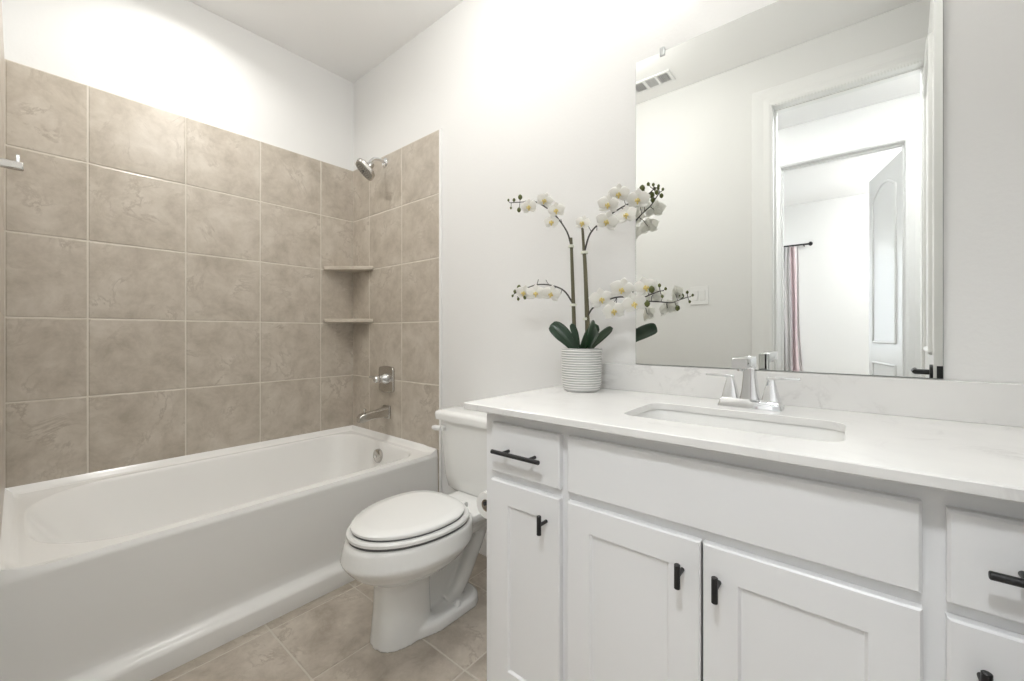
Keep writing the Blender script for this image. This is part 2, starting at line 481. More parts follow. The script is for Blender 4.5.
# door leaves
def door_leaf(name, hinge, ang, width, hinge_side, lever=None, z1=2.485):
    """leaf hinged at `hinge`, running along direction ang (radians, in plan); built in world space"""
    d = Vector((math.cos(ang), math.sin(ang), 0)); n = Vector((-d.y, d.x, 0)) * hinge_side
    th = 0.042
    h = Vector((*hinge, 0))
    def P(a, t, z):
        return h + d * a + n * t + Vector((0, 0, z))
    bm = bmesh.new()
    loft([[P(a, t, z) for a, t in ((0, 0), (width, 0), (width, th), (0, th))] for z in (0.012, z1)], bm=bm)
    leaf = struct(name, bm, M['trim'], bevel=0.002)
    # raised mouldings round an arched upper panel and a square lower one, both faces
    for t in (0.0, th):
        pm = bmesh.new()
        sgn = -1 if t == 0 else 1
        x0, x1 = 0.11, width - 0.11
        arch = [(x0, 1.02), (x0, z1 - 0.22)]
        for k in range(1, 12):
            s = k / 12
            arch.append((x0 + (x1 - x0) * s, z1 - 0.22 + 0.09 * math.sin(PI * s)))
        arch += [(x1, z1 - 0.22), (x1, 1.02), (x0, 1.02)]
        low = [(x0, 0.24), (x0, 0.84), (x1, 0.84), (x1, 0.24), (x0, 0.24)]
        for loop in (arch, low):
            for (a, b) in zip(loop, loop[1:]):
                tube([P(a[0], t + sgn * 0.001, a[1]), P(b[0], t + sgn * 0.001, b[1])], 0.011, 8, bm=pm)
        o = obj('panel_moulding', pm, M['trim'], leaf)
    for hz in (0.25, 1.2, 2.25):
        obj('hinge', tube([P(-0.004, th + 0.004, hz - 0.05), P(-0.004, th + 0.004, hz + 0.05)], 0.007, 10), M['nickel'], leaf)
    if lever:
        for sgn, t in ((-1, 0.0), (1, th)):
            bm = bmesh.new()
            a = width - 0.065
            tube([P(a, t, lever), P(a, t + sgn * 0.009, lever)], 0.030, 24, bm=bm)
            tube([P(a, t, lever), P(a, t + sgn * 0.050, lever)], 0.010, 14, bm=bm)
            tube([P(a + 0.008, t + sgn * 0.048, lever), P(a - 0.06, t + sgn * 0.052, lever), P(a - 0.115, t + sgn * 0.048, lever + 0.002)], [0.009, 0.008, 0.007], 12, bm=bm)
            obj('door_handle', bm, M['black'], leaf, label='matt black lever handle')
        obj('latch_plate', loft([[P(width + e, t, z) for e, t in ((-0.001, 0.008), (0.0015, 0.008), (0.0015, th - 0.008), (-0.001, th - 0.008))] for z in (lever - 0.028, lever + 0.028)]), M['black'], leaf)
    return leaf
# bathroom door, standing open beside the camera: far edge is what the mirror's right margin shows
a1 = math.atan2(0.80, -0.052)
door_leaf('door_1', (2.931, -1.515), a1, 0.80, -1, lever=0.945)
a2 = math.atan2(-0.76, -0.185)
door_leaf('door_2', (2.925, HALL_Y - T - 0.005), a2, 0.74, 1)

# ------------------------------------------------------------------ bedroom window, curtain and rod (seen in the mirror)
wf = struct('window_1', boxes(((WX0, BED_Y - 0.09, WZ0), (WX0 + 0.05, BED_Y - 0.03, WZ1)), ((WX1 - 0.05, BED_Y - 0.09, WZ0), (WX1, BED_Y - 0.03, WZ1)),
                              ((WX0, BED_Y - 0.09, WZ0), (WX1, BED_Y - 0.03, WZ0 + 0.05)), ((WX0, BED_Y - 0.09, WZ1 - 0.05), (WX1, BED_Y - 0.03, WZ1)),
                              ((WX0, BED_Y - 0.085, 1.48), (WX1, BED_Y - 0.035, 1.52))), M['trim'])
obj('pane', boxes(((WX0 + 0.045, BED_Y - 0.062, WZ0 + 0.045), (WX1 - 0.045, BED_Y - 0.058, WZ1 - 0.045))), M['glass'], wf)

rod = thing('curtain_rod', 'thin black curtain rod with ball finial on the white bedroom wall seen in the mirror', 'curtain rod', (1.2, BED_Y, 2.27))
obj('rod', tube([(0.3, BED_Y + 0.08, 2.272), (2.18, BED_Y + 0.08, 2.272)], 0.011, 12), M['black'], rod)
obj('finial', lathe((2.18, BED_Y + 0.08, 2.272), [(0.011, 0), (0.016, 0.004), (0.026, 0.014), (0.028, 0.024), (0.024, 0.036), (0.010, 0.046)], 'X', 18), M['black'], rod)
for bx in (0.36, 2.13):
    obj('bracket', tube([(bx, BED_Y + 0.001, 2.262), (bx, BED_Y + 0.082, 2.262)], 0.007, 8), M['black'], rod)

bm = bmesh.new()
uvl = bm.loops.layers.uv.new('UVMap')
NX, NZ = 48, 20
vv = []
for j in range(NZ + 1):
    t = j / NZ
    z = 2.258 - t * 2.22
    row = []
    for i in range(NX + 1):
        s = i / NX
        wdt = 0.205 + 0.075 * t ** 1.5
        x = 1.865 + wdt * s + 0.006 * math.sin(9 * t + 7 * s)
        y = BED_Y + 0.085 + (0.020 + 0.014 * t) * math.sin(s * 2 * PI * 4.0 + 0.6 * math.sin(3 * t))
        row.append((bm.verts.new((x, y, z)), s, t))
    vv.append(row)
for j in range(NZ):
    for i in range(NX):
        q = [vv[j][i], vv[j][i + 1], vv[j + 1][i + 1], vv[j + 1][i]]
        f = bm.faces.new([a[0] for a in q])
        for lp, a in zip(f.loops, q):
            lp[uvl].uv = (a[1], a[2])
cu = obj('curtain', bm, M['curtain'])
so = cu.modifiers.new('thick', 'SOLIDIFY'); so.thickness = 0.003
tag(cu, 'long grey, white and dusty pink striped curtain hanging at the bedroom window in the mirror', 'curtain')

# ------------------------------------------------------------------ bathtub
def tub():
    t = thing('bathtub', 'white alcove bathtub with a smooth apron against the beige tiled walls', 'bathtub', (0.45, -0.76, 0))
    X0, X1, Y0, Y1 = 0.0005, 0.896, -ROOM_W + 0.0105, -0.0105
    def deck(x, y):
        # flange rises against the three tiled walls
        dw = min(x - X0, Y1 - y, y - Y0)
        lip = 0.030 * max(0.0, 1 - dw / 0.030) ** 1.3
        return 0.438 + lip
    rings = []
    # apron/outside, from the floor up
    RR = [0.15, 0.15, 0.28, 0.28]
    def outer(off, z):
        return ring(lrect(X0, X1 + off, Y0 if z > 0.39 else -ROOM_W + 0.0005, Y1, RR), z)
    rings += [outer(0.052, 0.0), outer(0.052, 0.058), outer(0.049, 0.066), outer(0.030, 0.076), outer(0.010, 0.086), outer(0.005, 0.096), outer(0.003, 0.13), outer(0.0, 0.385), outer(-0.001, 0.40), outer(0.0, 0.414), outer(-0.002, 0.424)]
    lip = lambda y: 0.03 * max(0.0, 1 - min(Y1 - y, y - Y0) / 0.030) ** 1.3
    rings.append(ring(lrect(X0, X1 - 0.006, Y0, Y1, RR), lambda x, y: deck(min(x, 0.8), y) - 0.003 if x < 0.8 else 0.430 + lip(y)))
    for ins in (0.010, 0.014, 0.018, 0.024, 0.034, 0.036):
        rings.append(ring(lrect(X0 + ins, X1 - ins * 0.9, Y0 + ins, Y1 - ins, RR), lambda x, y: deck(x, y)))
    # the basin: opening, rolled edge, sloping walls, floor
    for (a0, a1, b0, b1, r4, z) in (
        (0.058, 0.845, -1.472, -0.072, [0.14, 0.14, 0.28, 0.28], 0.4380),
        (0.0585, 0.8445, -1.4715, -0.0725, [0.14, 0.14, 0.28, 0.28], 0.4380),
        (0.063, 0.840, -1.467, -0.076, [0.14, 0.14, 0.28, 0.28], 0.4365),
        (0.067, 0.836, -1.463, -0.080, [0.14, 0.14, 0.28, 0.28], 0.432),
        (0.070, 0.833, -1.458, -0.083, [0.14, 0.14, 0.28, 0.28], 0.424),
        (0.084, 0.812, -1.425, -0.091, [0.15, 0.15, 0.27, 0.27], 0.36),
        (0.120, 0.770, -1.350, -0.115, [0.15, 0.15, 0.25, 0.25], 0.24),
        (0.150, 0.740, -1.275, -0.145, [0.14, 0.14, 0.22, 0.22], 0.155),
        (0.190, 0.700, -1.200, -0.190, [0.13, 0.13, 0.18, 0.18], 0.110),
        (0.260, 0.630, -1.100, -0.270, [0.10, 0.10, 0.13, 0.13], 0.098)):
        rings.append(ring(rrect(a0, a1, b0, b1, r4), z))
    obj('basin', loft(rings), M['acrylic'], t, angle=48)
    # overflow
    bm = lathe((0.448, -0.094, 0.358), [(0.006, -0.020), (0.030, -0.018), (0.039, -0.012), (0.041, -0.003), (0.041, 0.010)], 'Y', 28)
    obj('overflow_plate', bm, M['nickel'], t, label='round chrome overflow plate')
    obj('overflow_screw', lathe((0.448, -0.115, 0.358), [(0.003, -0.003), (0.008, -0.002), (0.008, 0.002)], 'Y', 14), M['chrome'], t)
    obj('drain', lathe((0.445, -0.33, 0.098), [(0.036, 0.0), (0.036, 0.003), (0.028, 0.005), (0.010, 0.005)], 'Z', 24), M['chrome'], t)
tub()

# tub spout, valve, shower head: all on the tiled back wall
FX = 0.414
def spout():
    t = thing('tub_spout', 'brushed nickel tub spout below the valve on the tiled wall', 'tub spout', (FX, -0.01, 0.60))
    bm = boxes(((FX - 0.037, -0.022, 0.566), (FX + 0.037, -0.010, 0.648)))
    obj('flange', bm, M['nickel'], t, bevel=0.004)
    secs = []
    for y, zt, zb, hw in ((-0.018, 0.640, 0.574, 0.031), (-0.045, 0.634, 0.580, 0.027), (-0.09, 0.627, 0.578, 0.026), (-0.13, 0.624, 0.578, 0.026), (-0.160, 0.622, 0.572, 0.026), (-0.190, 0.617, 0.568, 0.024), (-0.206, 0.604, 0.570, 0.020)):
        secs.append([Vector((FX + a, y, zb + b)) for a, b in rrect(-hw, hw, 0, zt - zb, min(0.009, (zt - zb) * .4), 4, 2)])
    obj('spout_body', loft(secs), M['nickel'], t)
    obj('diverter_knob', lathe((FX, -0.165, 0.618), [(0.005, 0), (0.005, 0.016), (0.010, 0.018), (0.010, 0.026), (0.006, 0.029)], 'Z', 14), M['nickel'], t)
spout()

def valve():
    t = thing('shower_valve', 'chrome shower valve with rectangular plate on the tiled wall above the tub spout', 'shower valve', (FX, -0.01, 0.81))
    pts = rrect(-0.078, 0.078, -0.073, 0.073, 0.012, 4, 3)
    arc = lambda a, b: 0.010 * (1 - (a / 0.078) ** 2) * (1 if b > 0 else -1) * (abs(b) / 0.073)
    bm = loft([[Vector((FX + a * k, y, 0.810 + (b + arc(a, b)) * k)) for a, b in pts] for y, k in ((-0.0095, 1.0), (-0.020, 1.0), (-0.024, 0.965))])
    obj('escutcheon', bm, M['nickel'], t, label='rectangular plate with bowed top and bottom')
    obj('valve_hub', lathe((FX, -0.020, 0.815), [(0.034, 0), (0.032, -0.018), (0.024, -0.030), (0.022, -0.050)], 'Y', 26), M['chrome'], t)
    bm = lathe((FX, -0.068, 0.815), [(0.020, 0), (0.023, -0.006), (0.023, -0.026), (0.018, -0.034), (0.010, -0.036)], 'Y', 26)
    tube([(FX, -0.088, 0.815), (FX - 0.030, -0.090, 0.822), (FX - 0.062, -0.092, 0.826)], [0.011, 0.009, 0.008], 12, bm=bm)
    obj('valve_handle', bm, M['chrome'], t)
valve()

def shower():
    t = thing('wall_shower', 'tilted nickel shower head on a short curved arm high on the tiled wall', 'shower', (0.383, -0.01, 2.17))
    x = 0.390
    obj('wall_flange', lathe((x, -0.0095, 2.165), [(0.030, 0), (0.030, -0.004), (0.022, -0.010), (0.012, -0.012)], 'Y', 26), M['chrome'], t)
    obj('shower_arm', tube(smooth_path([(x, -0.012, 2.165), (x, -0.050, 2.172), (x, -0.088, 2.163), (x, -0.112, 2.138), (x, -0.122, 2.122)]), 0.0105, 14), M['chrome'], t)
    c = Vector((x + 0.004, -0.146, 2.082)); nrm = Vector((-0.25, -0.66, -0.71)).normalized()
    R = nrm.to_track_quat('Z', 'Y').to_matrix()
    def L(a, b, h):
        return c + R @ Vector((a, b, h))
    obj('ball_joint', tube([L(0, 0, -0.058), L(0, 0, -0.045), L(0, 0, -0.03), L(0, 0, -0.012)], [0.013, 0.019, 0.020, 0.014], 18), M['nickel'], t)
    def sq(hw, r, h):
        return [L(a, b, h) for a, b in rrect(-hw, hw, -hw, hw, r, 8, 3)]
    bm = loft([sq(0.022, 0.018, -0.022), sq(0.052, 0.036, -0.014), sq(0.063, 0.040, -0.004), sq(0.065, 0.042, 0.008), sq(0.062, 0.040, 0.015)])
    hd = obj('head_body', bm, M['nickel'], t)
    nz = bmesh.new()
    loft([sq(0.058, 0.038, 0.0148), sq(0.057, 0.037, 0.0175)], bm=nz)
    obj('spray_face', nz, mat('spray_face', (0.42, 0.41, 0.38), 0.45, metal=0.4), hd)
    nb = bmesh.new()
    for rr, k in ((0.017, 8), (0.031, 14), (0.045, 20)):
        for i in range(k):
            a = 2 * PI * i / k
            tube([L(rr * math.cos(a), rr * math.sin(a), 0.0170), L(rr * math.cos(a), rr * math.sin(a), 0.0205)], 0.0022, 6, bm=nb)
    obj('nozzles', nb, mat('nozzle_rubber', (0.16, 0.16, 0.155), 0.7), hd)
    obj('nozzle_centre', tube([L(0, 0, 0.0170), L(0, 0, 0.022)], 0.008, 16), M['gap'], hd)
shower()

# corner shelves
def corner_shelf(z, label):
    pts = [(0.0105, -0.0105), (0.257, -0.0105), (0.257, -0.018), (0.245, -0.028), (0.030, -0.208), (0.020, -0.217), (0.0105, -0.217)]
    bm = loft([[Vector((x, y, zz)) for x, y in pts] for zz in (z - 0.024, z)])
    o = obj('corner_shelf', bm, M['shelf'], bevel=0.004)
    tag(o, label, 'shelf', 'tiled corner shelves')
M['shelf'] = stone_mat('shelf_stone', (0.56, 0.50, 0.42), (0.48, 0.42, 0.34), (0.62, 0.56, 0.48), 0.35)
corner_shelf(1.531, 'upper beige stone corner shelf below the shower head')
corner_shelf(1.190, 'lower beige stone corner shelf above the tub spout')

# square robe hook on the left wall
rh = thing('robe_hook', 'chrome robe hook on the left wall at the edge of the picture', 'hook', (1.10, -ROOM_W, 1.50))
obj('hook_plate', boxes(((1.08, -ROOM_W, 1.475), (1.125, -ROOM_W + 0.010, 1.53))), M['chrome'], rh, bevel=0.002)
obj('hook_arm', boxes(((1.092, -ROOM_W + 0.008, 1.489), (1.110, -1.4755, 1.508))), M['nickel'], rh, bevel=0.003)
obj('hook_post', boxes(((1.096, -1.488, 1.505), (1.108, -1.4820, 1.524))), M['chrome'], rh, bevel=0.001)

# ------------------------------------------------------------------ toilet
def egg(cx, yb, yt, hw, z, n=56, back=0.8, front=1.0):
    out = []
    cy = yb + (yt - yb) * 0.42
    for i in range(n):
        a = 2 * PI * i / n
        ca, sa = math.cos(a), math.sin(a)
        if sa < 0:
            y = cy + (cy - yt) * sa
            x = cx + hw * math.copysign(abs(ca) ** front, ca)
        else:
            y = cy + (yb - cy) * abs(sa) ** 0.8
            x = cx + hw * math.copysign(abs(ca) ** back, ca)
        out.append(Vector((x, y, z)))
    return out

def toilet():
    cx = 1.395
    t = thing('toilet', 'white two-piece toilet with closed lid between the bathtub and the vanity', 'toilet', (cx, -0.42, 0))
    bm = bmesh.new()
    px = cx - 0.022
    loft([egg(px, -0.475, -0.695, 0.088, 0.0, front=0.75), egg(px, -0.475, -0.691, 0.085, 0.04, front=0.75), egg(px, -0.478, -0.684, 0.080, 0.12, front=0.78), egg(px, -0.478, -0.682, 0.079, 0.195, front=0.8), egg(px, -0.475, -0.688, 0.086, 0.222, front=0.85),
          egg(cx, -0.40, -0.728, 0.126, 0.250), egg(cx, -0.37, -0.775, 0.162, 0.284), egg(cx, -0.345, -0.802, 0.186, 0.316), egg(cx, -0.335, -0.812, 0.194, 0.332),
          egg(cx, -0.33, -0.808, 0.193, 0.345), egg(cx, -0.33, -0.798, 0.187, 0.384), egg(cx, -0.335, -0.790, 0.182, 0.394), egg(cx, -0.345, -0.778, 0.17, 0.398)], bm=bm)
    # platform that carries the tank, the back of the bowl
    loft([ring(rrect(cx - 0.050, cx + 0.050, -0.40, -0.13, 0.04), 0.27), ring(rrect(cx - 0.085, cx + 0.085, -0.44, -0.07, 0.05), 0.315),
          ring(rrect(cx - 0.120, cx + 0.120, -0.46, -0.045, 0.04), 0.352), ring(rrect(cx - 0.125, cx + 0.125, -0.46, -0.04, 0.04), 0.368), ring(rrect(cx - 0.122, cx + 0.122, -0.46, -0.04, 0.04), 0.385)], bm=bm)
    # foot flange
    def foot(hw, y0, y1, r, z):
        out = []
        for x, y in rrect(cx - hw, cx + hw, y0, y1, r, ns=14):
            k = min(1.0, max(0.0, (-0.46 - y) / 0.20)); k = k * k * (3 - 2 * k)
            out.append(Vector((cx + (x - cx) * (1 - 0.36 * k) - 0.016 * k, y, z)))
        return out
    loft([foot(0.094, -0.665, -0.250, 0.08, 0.0), foot(0.092, -0.665, -0.252, 0.08, 0.030), foot(0.080, -0.66, -0.266, 0.07, 0.043)], bm=bm)
    # trapway: an inclined bulge each side of the centre web, climbing to the back of the bowl
    for e in (-1, 1):
        p = smooth_path([(cx + e * 0.020, -0.405, 0.035), (cx + e * 0.022, -0.365, 0.055), (cx + e * 0.026, -0.325, 0.100), (cx + e * 0.028, -0.275, 0.180), (cx + e * 0.028, -0.228, 0.255), (cx + e * 0.028, -0.200, 0.335)])
        tube(p, 0.031, 18, bm=bm)
    loft([ring(rrect(cx - 0.009, cx + 0.009, -0.52, -0.34, 0.012), 0.02), ring(rrect(cx - 0.009, cx + 0.009, -0.52, -0.24, 0.012), 0.30)], bm=bm)
    body = obj('bowl', bm, M['china'], t)
    rm = body.modifiers.new('fuse', 'REMESH'); rm.mode = 'VOXEL'; rm.voxel_size = 0.0045; rm.use_smooth_shade = True
    sm = body.modifiers.new('smooth', 'SMOOTH'); sm.factor = 0.6; sm.iterations = 5
    # seat ring and lid
    bm = loft([egg(cx, -0.352, -0.784, 0.179, 0.4035), egg(cx, -0.348, -0.790, 0.1845, 0.407), egg(cx, -0.348, -0.790, 0.1845, 0.416), egg(cx, -0.352, -0.784, 0.179, 0.422)])
    obj('seat', bm, M['seat'], t)
    obj('seat_gap_shade', loft([egg(cx, -0.352, -0.785, 0.1785, 0.397), egg(cx, -0.352, -0.785, 0.1785, 0.404)]), M['gap'], t, label='dark sheet painting the shade in the gap under the seat')  # thin dark layer paints the shade between bowl and seat
    obj('lid_gap_shade', loft([egg(cx, -0.370, -0.772, 0.1675, 0.4215), egg(cx, -0.370, -0.772, 0.1675, 0.4270)]), M['gap'], t, label='dark sheet painting the shade in the gap under the lid')  # thin dark layer paints the shade between seat and lid
    bm = loft([egg(cx, -0.370, -0.771, 0.168, 0.4265), egg(cx, -0.367, -0.776, 0.1715, 0.430), egg(cx, -0.367, -0.776, 0.1715, 0.437), egg(cx, -0.373, -0.769, 0.165, 0.4425),
               egg(cx, -0.40, -0.73, 0.13, 0.4450), egg(cx, -0.47, -0.64, 0.06, 0.4455)])
    obj('lid', bm, M['seat'], t, angle=50)
    for s in (-1, 1):
        obj('hinge', tube([(cx + s * 0.052, -0.354, 0.416), (cx + s * 0.080, -0.354, 0.416)], 0.013, 14), M['seat'], t)
    # tank
    tx = cx - 0.006
    secs = []
    for z, hw, y0, y1, r in ((0.368, 0.150, -0.170, -0.040, 0.05), (0.374, 0.178, -0.200, -0.028, 0.055), (0.395, 0.196, -0.218, -0.022, 0.055), (0.45, 0.206, -0.226, -0.020, 0.05), (0.58, 0.216, -0.232, -0.018, 0.045), (0.700, 0.221, -0.235, -0.018, 0.042)):
        secs.append(ring(rrect(tx - hw, tx + hw, y0, y1, [0.02, 0.02, r * .7, r * .7]), z))
    obj('tank', loft(secs), M['china'], t, angle=80)
    secs = []
    for z, e in ((0.698, 0.0), (0.701, 0.012), (0.724, 0.015), (0.735, 0.012), (0.741, 0.0), (0.743, -0.02)):
        secs.append(ring(rrect(tx - 0.228 - e, tx + 0.228 + e, -0.240 - e, -0.016, [0.02, 0.02, 0.03, 0.03]), z))
    obj('tank_lid', loft(secs), M['china'], t, angle=50)
    bm = tube([(tx - 0.185, -0.228, 0.662), (tx - 0.185, -0.250, 0.662)], 0.013, 16)
    tube([(tx - 0.185, -0.249, 0.662), (tx - 0.220, -0.254, 0.661), (tx - 0.238, -0.252, 0.659)], [0.011, 0.0125, 0.009], 14, bm=bm)
    obj('flush_lever', bm, M['plastic'], t)
    for s in (-1, 1):
        obj('bolt_cap', lathe((cx + s * 0.073, -0.392, 0.040), [(0.014, 0), (0.014, 0.010), (0.009, 0.019), (0.003, 0.021)], 'Z', 16), M['plastic'], t)
    obj('tank_gasket', lathe((cx, -0.12, 0.350), [(0.05, 0), (0.05, 0.025)], 'Z', 20), M['gap'], t)
toilet()

# ------------------------------------------------------------------ vanity
VY, VF = -0.541, -0.560
CT = 0.880
def chamfer_slab(x0, x1, z0, z1, y_back, y_front, c=0.004):
    return loft([[Vector((x, y, z)) for x, z in ((x0 + e, z0 + e), (x1 - e, z0 + e), (x1 - e, z1 - e), (x0 + e, z1 - e))]
                 for y, e in ((y_back, 0), (y_front + c, 0), (y_front, c))])

def shaker(x0, x1, z0, z1, y_back, y_front, st=0.066, dep=0.007):
    c = 0.0035
    def r(y, e):
        return [Vector((x, y, z)) for x, z in ((x0 + e, z0 + e), (x1 - e, z0 + e), (x1 - e, z1 - e), (x0 + e, z1 - e))]
    sb = st + 0.006
    bot = 0.074 - st
    return loft([r(y_back, 0), r(y_front + c, 0), r(y_front, c), r(y_front, st), r(y_front + 0.002, st + 0.0015), r(y_front + dep, st + 0.005)])

def bar_pull(x, z, length, vertical, parent):
    yb = VF - 0.034
    h = length / 2
    a, b = ((x, yb, z - h), (x, yb, z + h)) if vertical else ((x - h, yb, z), (x + h, yb, z))
    r = 0.0062
    a, b = Vector(a), Vector(b); d = (b - a).normalized()
    bm = tube([a, a + d * 0.0012, b - d * 0.0012, b], [r - 0.0014, r, r, r - 0.0014], 18)
    for k in ((0,) if vertical else (-1, 1)):
        px = x + k * 0.048
        tube([(px, VF + 0.001, z), (px, yb, z)], 0.0048, 12, bm=bm)
    obj('knob' if vertical else 'handle', bm, M['black'], parent, angle=40, label='matt black T-bar knob' if vertical else 'matt black bar pull')

def vanity():
    t = thing('vanity_cabinet', 'white shaker vanity cabinet with black pulls under the quartz countertop', 'vanity cabinet', (2.405, -0.27, 0))
    bm = boxes(((1.765, VY + 0.02, 0.0), (1.783, -0.004, 0.86)), ((3.027, VY + 0.02, 0.0), (3.045, -0.004, 0.86)), ((1.783, -0.02, 0.0), (3.027, -0.004, 0.86)),
               ((1.783, VY + 0.02, 0.0), (3.027, -0.02, 0.03)))
    obj('carcass', bm, M['cabinet'], t, smooth=False)
    # face frame
    sx = [(1.765, 1.812), (2.036, 2.084), (2.726, 2.777), (2.998, 3.045)]
    fr = [((a, VY, 0.0), (b, VY + 0.02, 0.86)) for a, b in sx]
    for (a, b) in ((1.812, 2.036), (2.084, 2.726), (2.777, 2.998)):
        for z0, z1 in ((0.0, 0.042), (0.643, 0.688), (0.812, 0.86)):
            fr.append(((a, VY, z0), (b, VY + 0.02, z1)))
    obj('face_frame', boxes(*fr), M['cabinet'], t, smooth=False)
    for nm, x0, x1, z0, z1 in (('drawer', 1.800, 2.048, 0.676, 0.823), ('false_drawer_front', 2.072, 2.737, 0.676, 0.824), ('drawer', 2.765, 3.015, 0.674, 0.821)):
        o = obj(nm, chamfer_slab(x0, x1, z0, z1, VY, VF), M['cabinet'], t, smooth=False)
        if nm == 'drawer':
            bar_pull(1.9195 if x0 < 2 else 2.888, 0.748, 0.172, False, o)
    for x0, x1, kx in ((1.800, 2.048, 2.006), (2.072, 2.4025, 2.366), (2.4075, 2.738, 2.439), (2.765, 3.015, 2.800)):
        o = obj('door', shaker(x0, x1, 0.030, 0.652, VY, VF), M['cabinet'], t, smooth=False)
        bar_pull(kx, 0.581, 0.052, True, o)
vanity()

# countertop with an undermount opening
SX0, SX1, SY0, SY1 = 2.172, 2.638, -0.462, -0.210
def countertop():
    hole = rrect(SX0, SX1, SY0, SY1, 0.045)
    out = rrect(1.720, ROOM_L - 0.002, -0.600, -0.002, 0.003)
    def r(p, z):
        return ring(p, z)
    out_in = rrect(1.722, ROOM_L - 0.002, -0.598, -0.002, 0.003)
    hin = rrect(SX0 - 0.0015, SX1 + 0.0015, SY0 - 0.0015, SY1 + 0.0015, 0.046)
    bm = bmesh.new()
    R = [r(hole, 0.860), r(hole, 0.8785), r(hin, CT), r(out_in, CT), r(out, 0.878), r(out, 0.862), r(out_in, 0.860)]
    V = [[bm.verts.new(p) for p in q] for q in R]
    n = len(V[0])
    for k in range(len(V)):
        a, b = V[k], V[(k + 1) % len(V)]
        for i in range(n):
            bm.faces.new((a[i], a[(i + 1) % n], b[(i + 1) % n], b[i]))
    o = obj('countertop', bm, M['quartz'], angle=25)
    tag(o, 'white quartz countertop with faint veining on the vanity cabinet', 'countertop')
    b = obj('backsplash', boxes(((1.720, -0.020, CT), (ROOM_L - 0.002, -0.002, 0.978))), M['quartz_splash'], bevel=0.0012)
    tag(b, 'low grey-veined quartz backsplash below the mirror', 'backsplash')
countertop()

def sink():
    t = thing('undermount_sink', 'white rectangular undermount sink set into the quartz countertop', 'sink', ((SX0 + SX1) / 2, (SY0 + SY1) / 2, 0.70))
    def r(e, z, rad):
        return ring(rrect(SX0 + e, SX1 - e, SY0 + e, SY1 - e, rad), z)
    rings = [r(-0.020, 0.848, 0.06), r(-0.020, 0.8590, 0.06), r(-0.004, 0.8590, 0.05), r(-0.002, 0.855, 0.046), r(0.004, 0.80, 0.045), r(0.014, 0.755, 0.05), r(0.035, 0.735, 0.05), r(0.085, 0.728, 0.03),
             r(0.085, 0.716, 0.03), r(0.030, 0.722, 0.05), r(0.0, 0.745, 0.05), r(-0.010, 0.80, 0.05)]
    bm = bmesh.new()
    V = [[bm.verts.new(p) for p in q] for q in rings]
    n = len(V[0])
    for k in range(len(V)):
        if k == 7:
            continue
        a, b = V[k], V[(k + 1) % len(V)]
        for i in range(n):
            bm.faces.new((a[i], a[(i + 1) % n], b[(i + 1) % n], b[i]))
    bm.faces.new(V[7]); bm.faces.new(list(reversed(V[8])))
    obj('sink_basin', bm, M['china'], t, angle=50)
    c = ((SX0 + SX1) / 2, (SY0 + SY1) / 2, 0.728)
    obj('drain', lathe(c, [(0.030, 0), (0.030, 0.003), (0.022, 0.0045), (0.006, 0.006)], 'Z', 24), M['chrome'], t)
sink()

# ------------------------------------------------------------------ faucet
def faucet():
    cx, cy = 2.421, -0.127
    t = thing('faucet', 'chrome two-handle centerset faucet with pyramid bases behind the sink', 'faucet', (cx, cy, CT))
    def sqr(x, y, hx, hy, z):
        return [Vector((x + a, y + b, z)) for a, b in rrect(-hx, hx, -hy, hy, min(hx, hy) * 0.18, 3, 2)]
    obj('base_plate', loft([sqr(cx, cy, 0.081, 0.029, CT), sqr(cx, cy, 0.081, 0.029, CT + 0.004), sqr(cx, cy, 0.074, 0.024, CT + 0.024), sqr(cx, cy, 0.072, 0.022, CT + 0.026)]), M['chrome'], t)
    bm = loft([sqr(cx, cy, 0.024, 0.022, CT + 0.024), sqr(cx, cy - 0.002, 0.019, 0.018, CT + 0.055), sqr(cx, cy - 0.004, 0.0155, 0.016, CT + 0.090), sqr(cx, cy - 0.005, 0.0145, 0.016, CT + 0.120), sqr(cx, cy - 0.005, 0.0150, 0.017, CT + 0.146), sqr(cx, cy - 0.005, 0.012, 0.014, CT + 0.149)])
    secs = []
    for y, zt, zb, hw in ((cy - 0.004, 0.148, 0.112, 0.0150), (cy - 0.04, 0.149, 0.118, 0.0158), (cy - 0.09, 0.150, 0.122, 0.018), (cy - 0.142, 0.150, 0.120, 0.0195), (cy - 0.147, 0.147, 0.122, 0.018)):
        secs.append([Vector((cx + a, y, CT + zb + b)) for a, b in rrect(-hw, hw, 0, zt - zb, 0.004, 3, 2)])
    loft(secs, bm=bm)
    tube([(cx, cy - 0.125, CT + 0.124), (cx, cy - 0.125, CT + 0.114)], 0.010, 16, bm=bm)
    obj('spout', bm, M['chrome'], t, angle=40)
    for s in (-1, 1):
        hx = cx + s * 0.0515
        bm = loft([sqr(hx, cy, 0.0215, 0.0205, CT + 0.024), sqr(hx, cy, 0.0205, 0.0195, CT + 0.028), sqr(hx, cy, 0.0125, 0.012, CT + 0.066), sqr(hx, cy, 0.009, 0.009, CT + 0.078), sqr(hx, cy, 0.007, 0.007, CT + 0.084)])
        hb = obj('handle_base', bm, M['chrome'], t, angle=40)
        a0, a1 = hx - s * 0.010, hx + s * 0.068
        bm = loft([[Vector((x, cy + b, CT + z + c)) for b, c in rrect(-w_, w_, -h_, h_, h_ * .5, 3, 2)] for x, z, w_, h_ in ((a0, 0.087, 0.006, 0.0040), (hx, 0.088, 0.0078, 0.0048), (hx + s * 0.03, 0.0885, 0.0072, 0.0040), (a1, 0.089, 0.0062, 0.0032))])
        obj('handle_lever', bm, M['chrome'], hb, angle=40)
faucet()

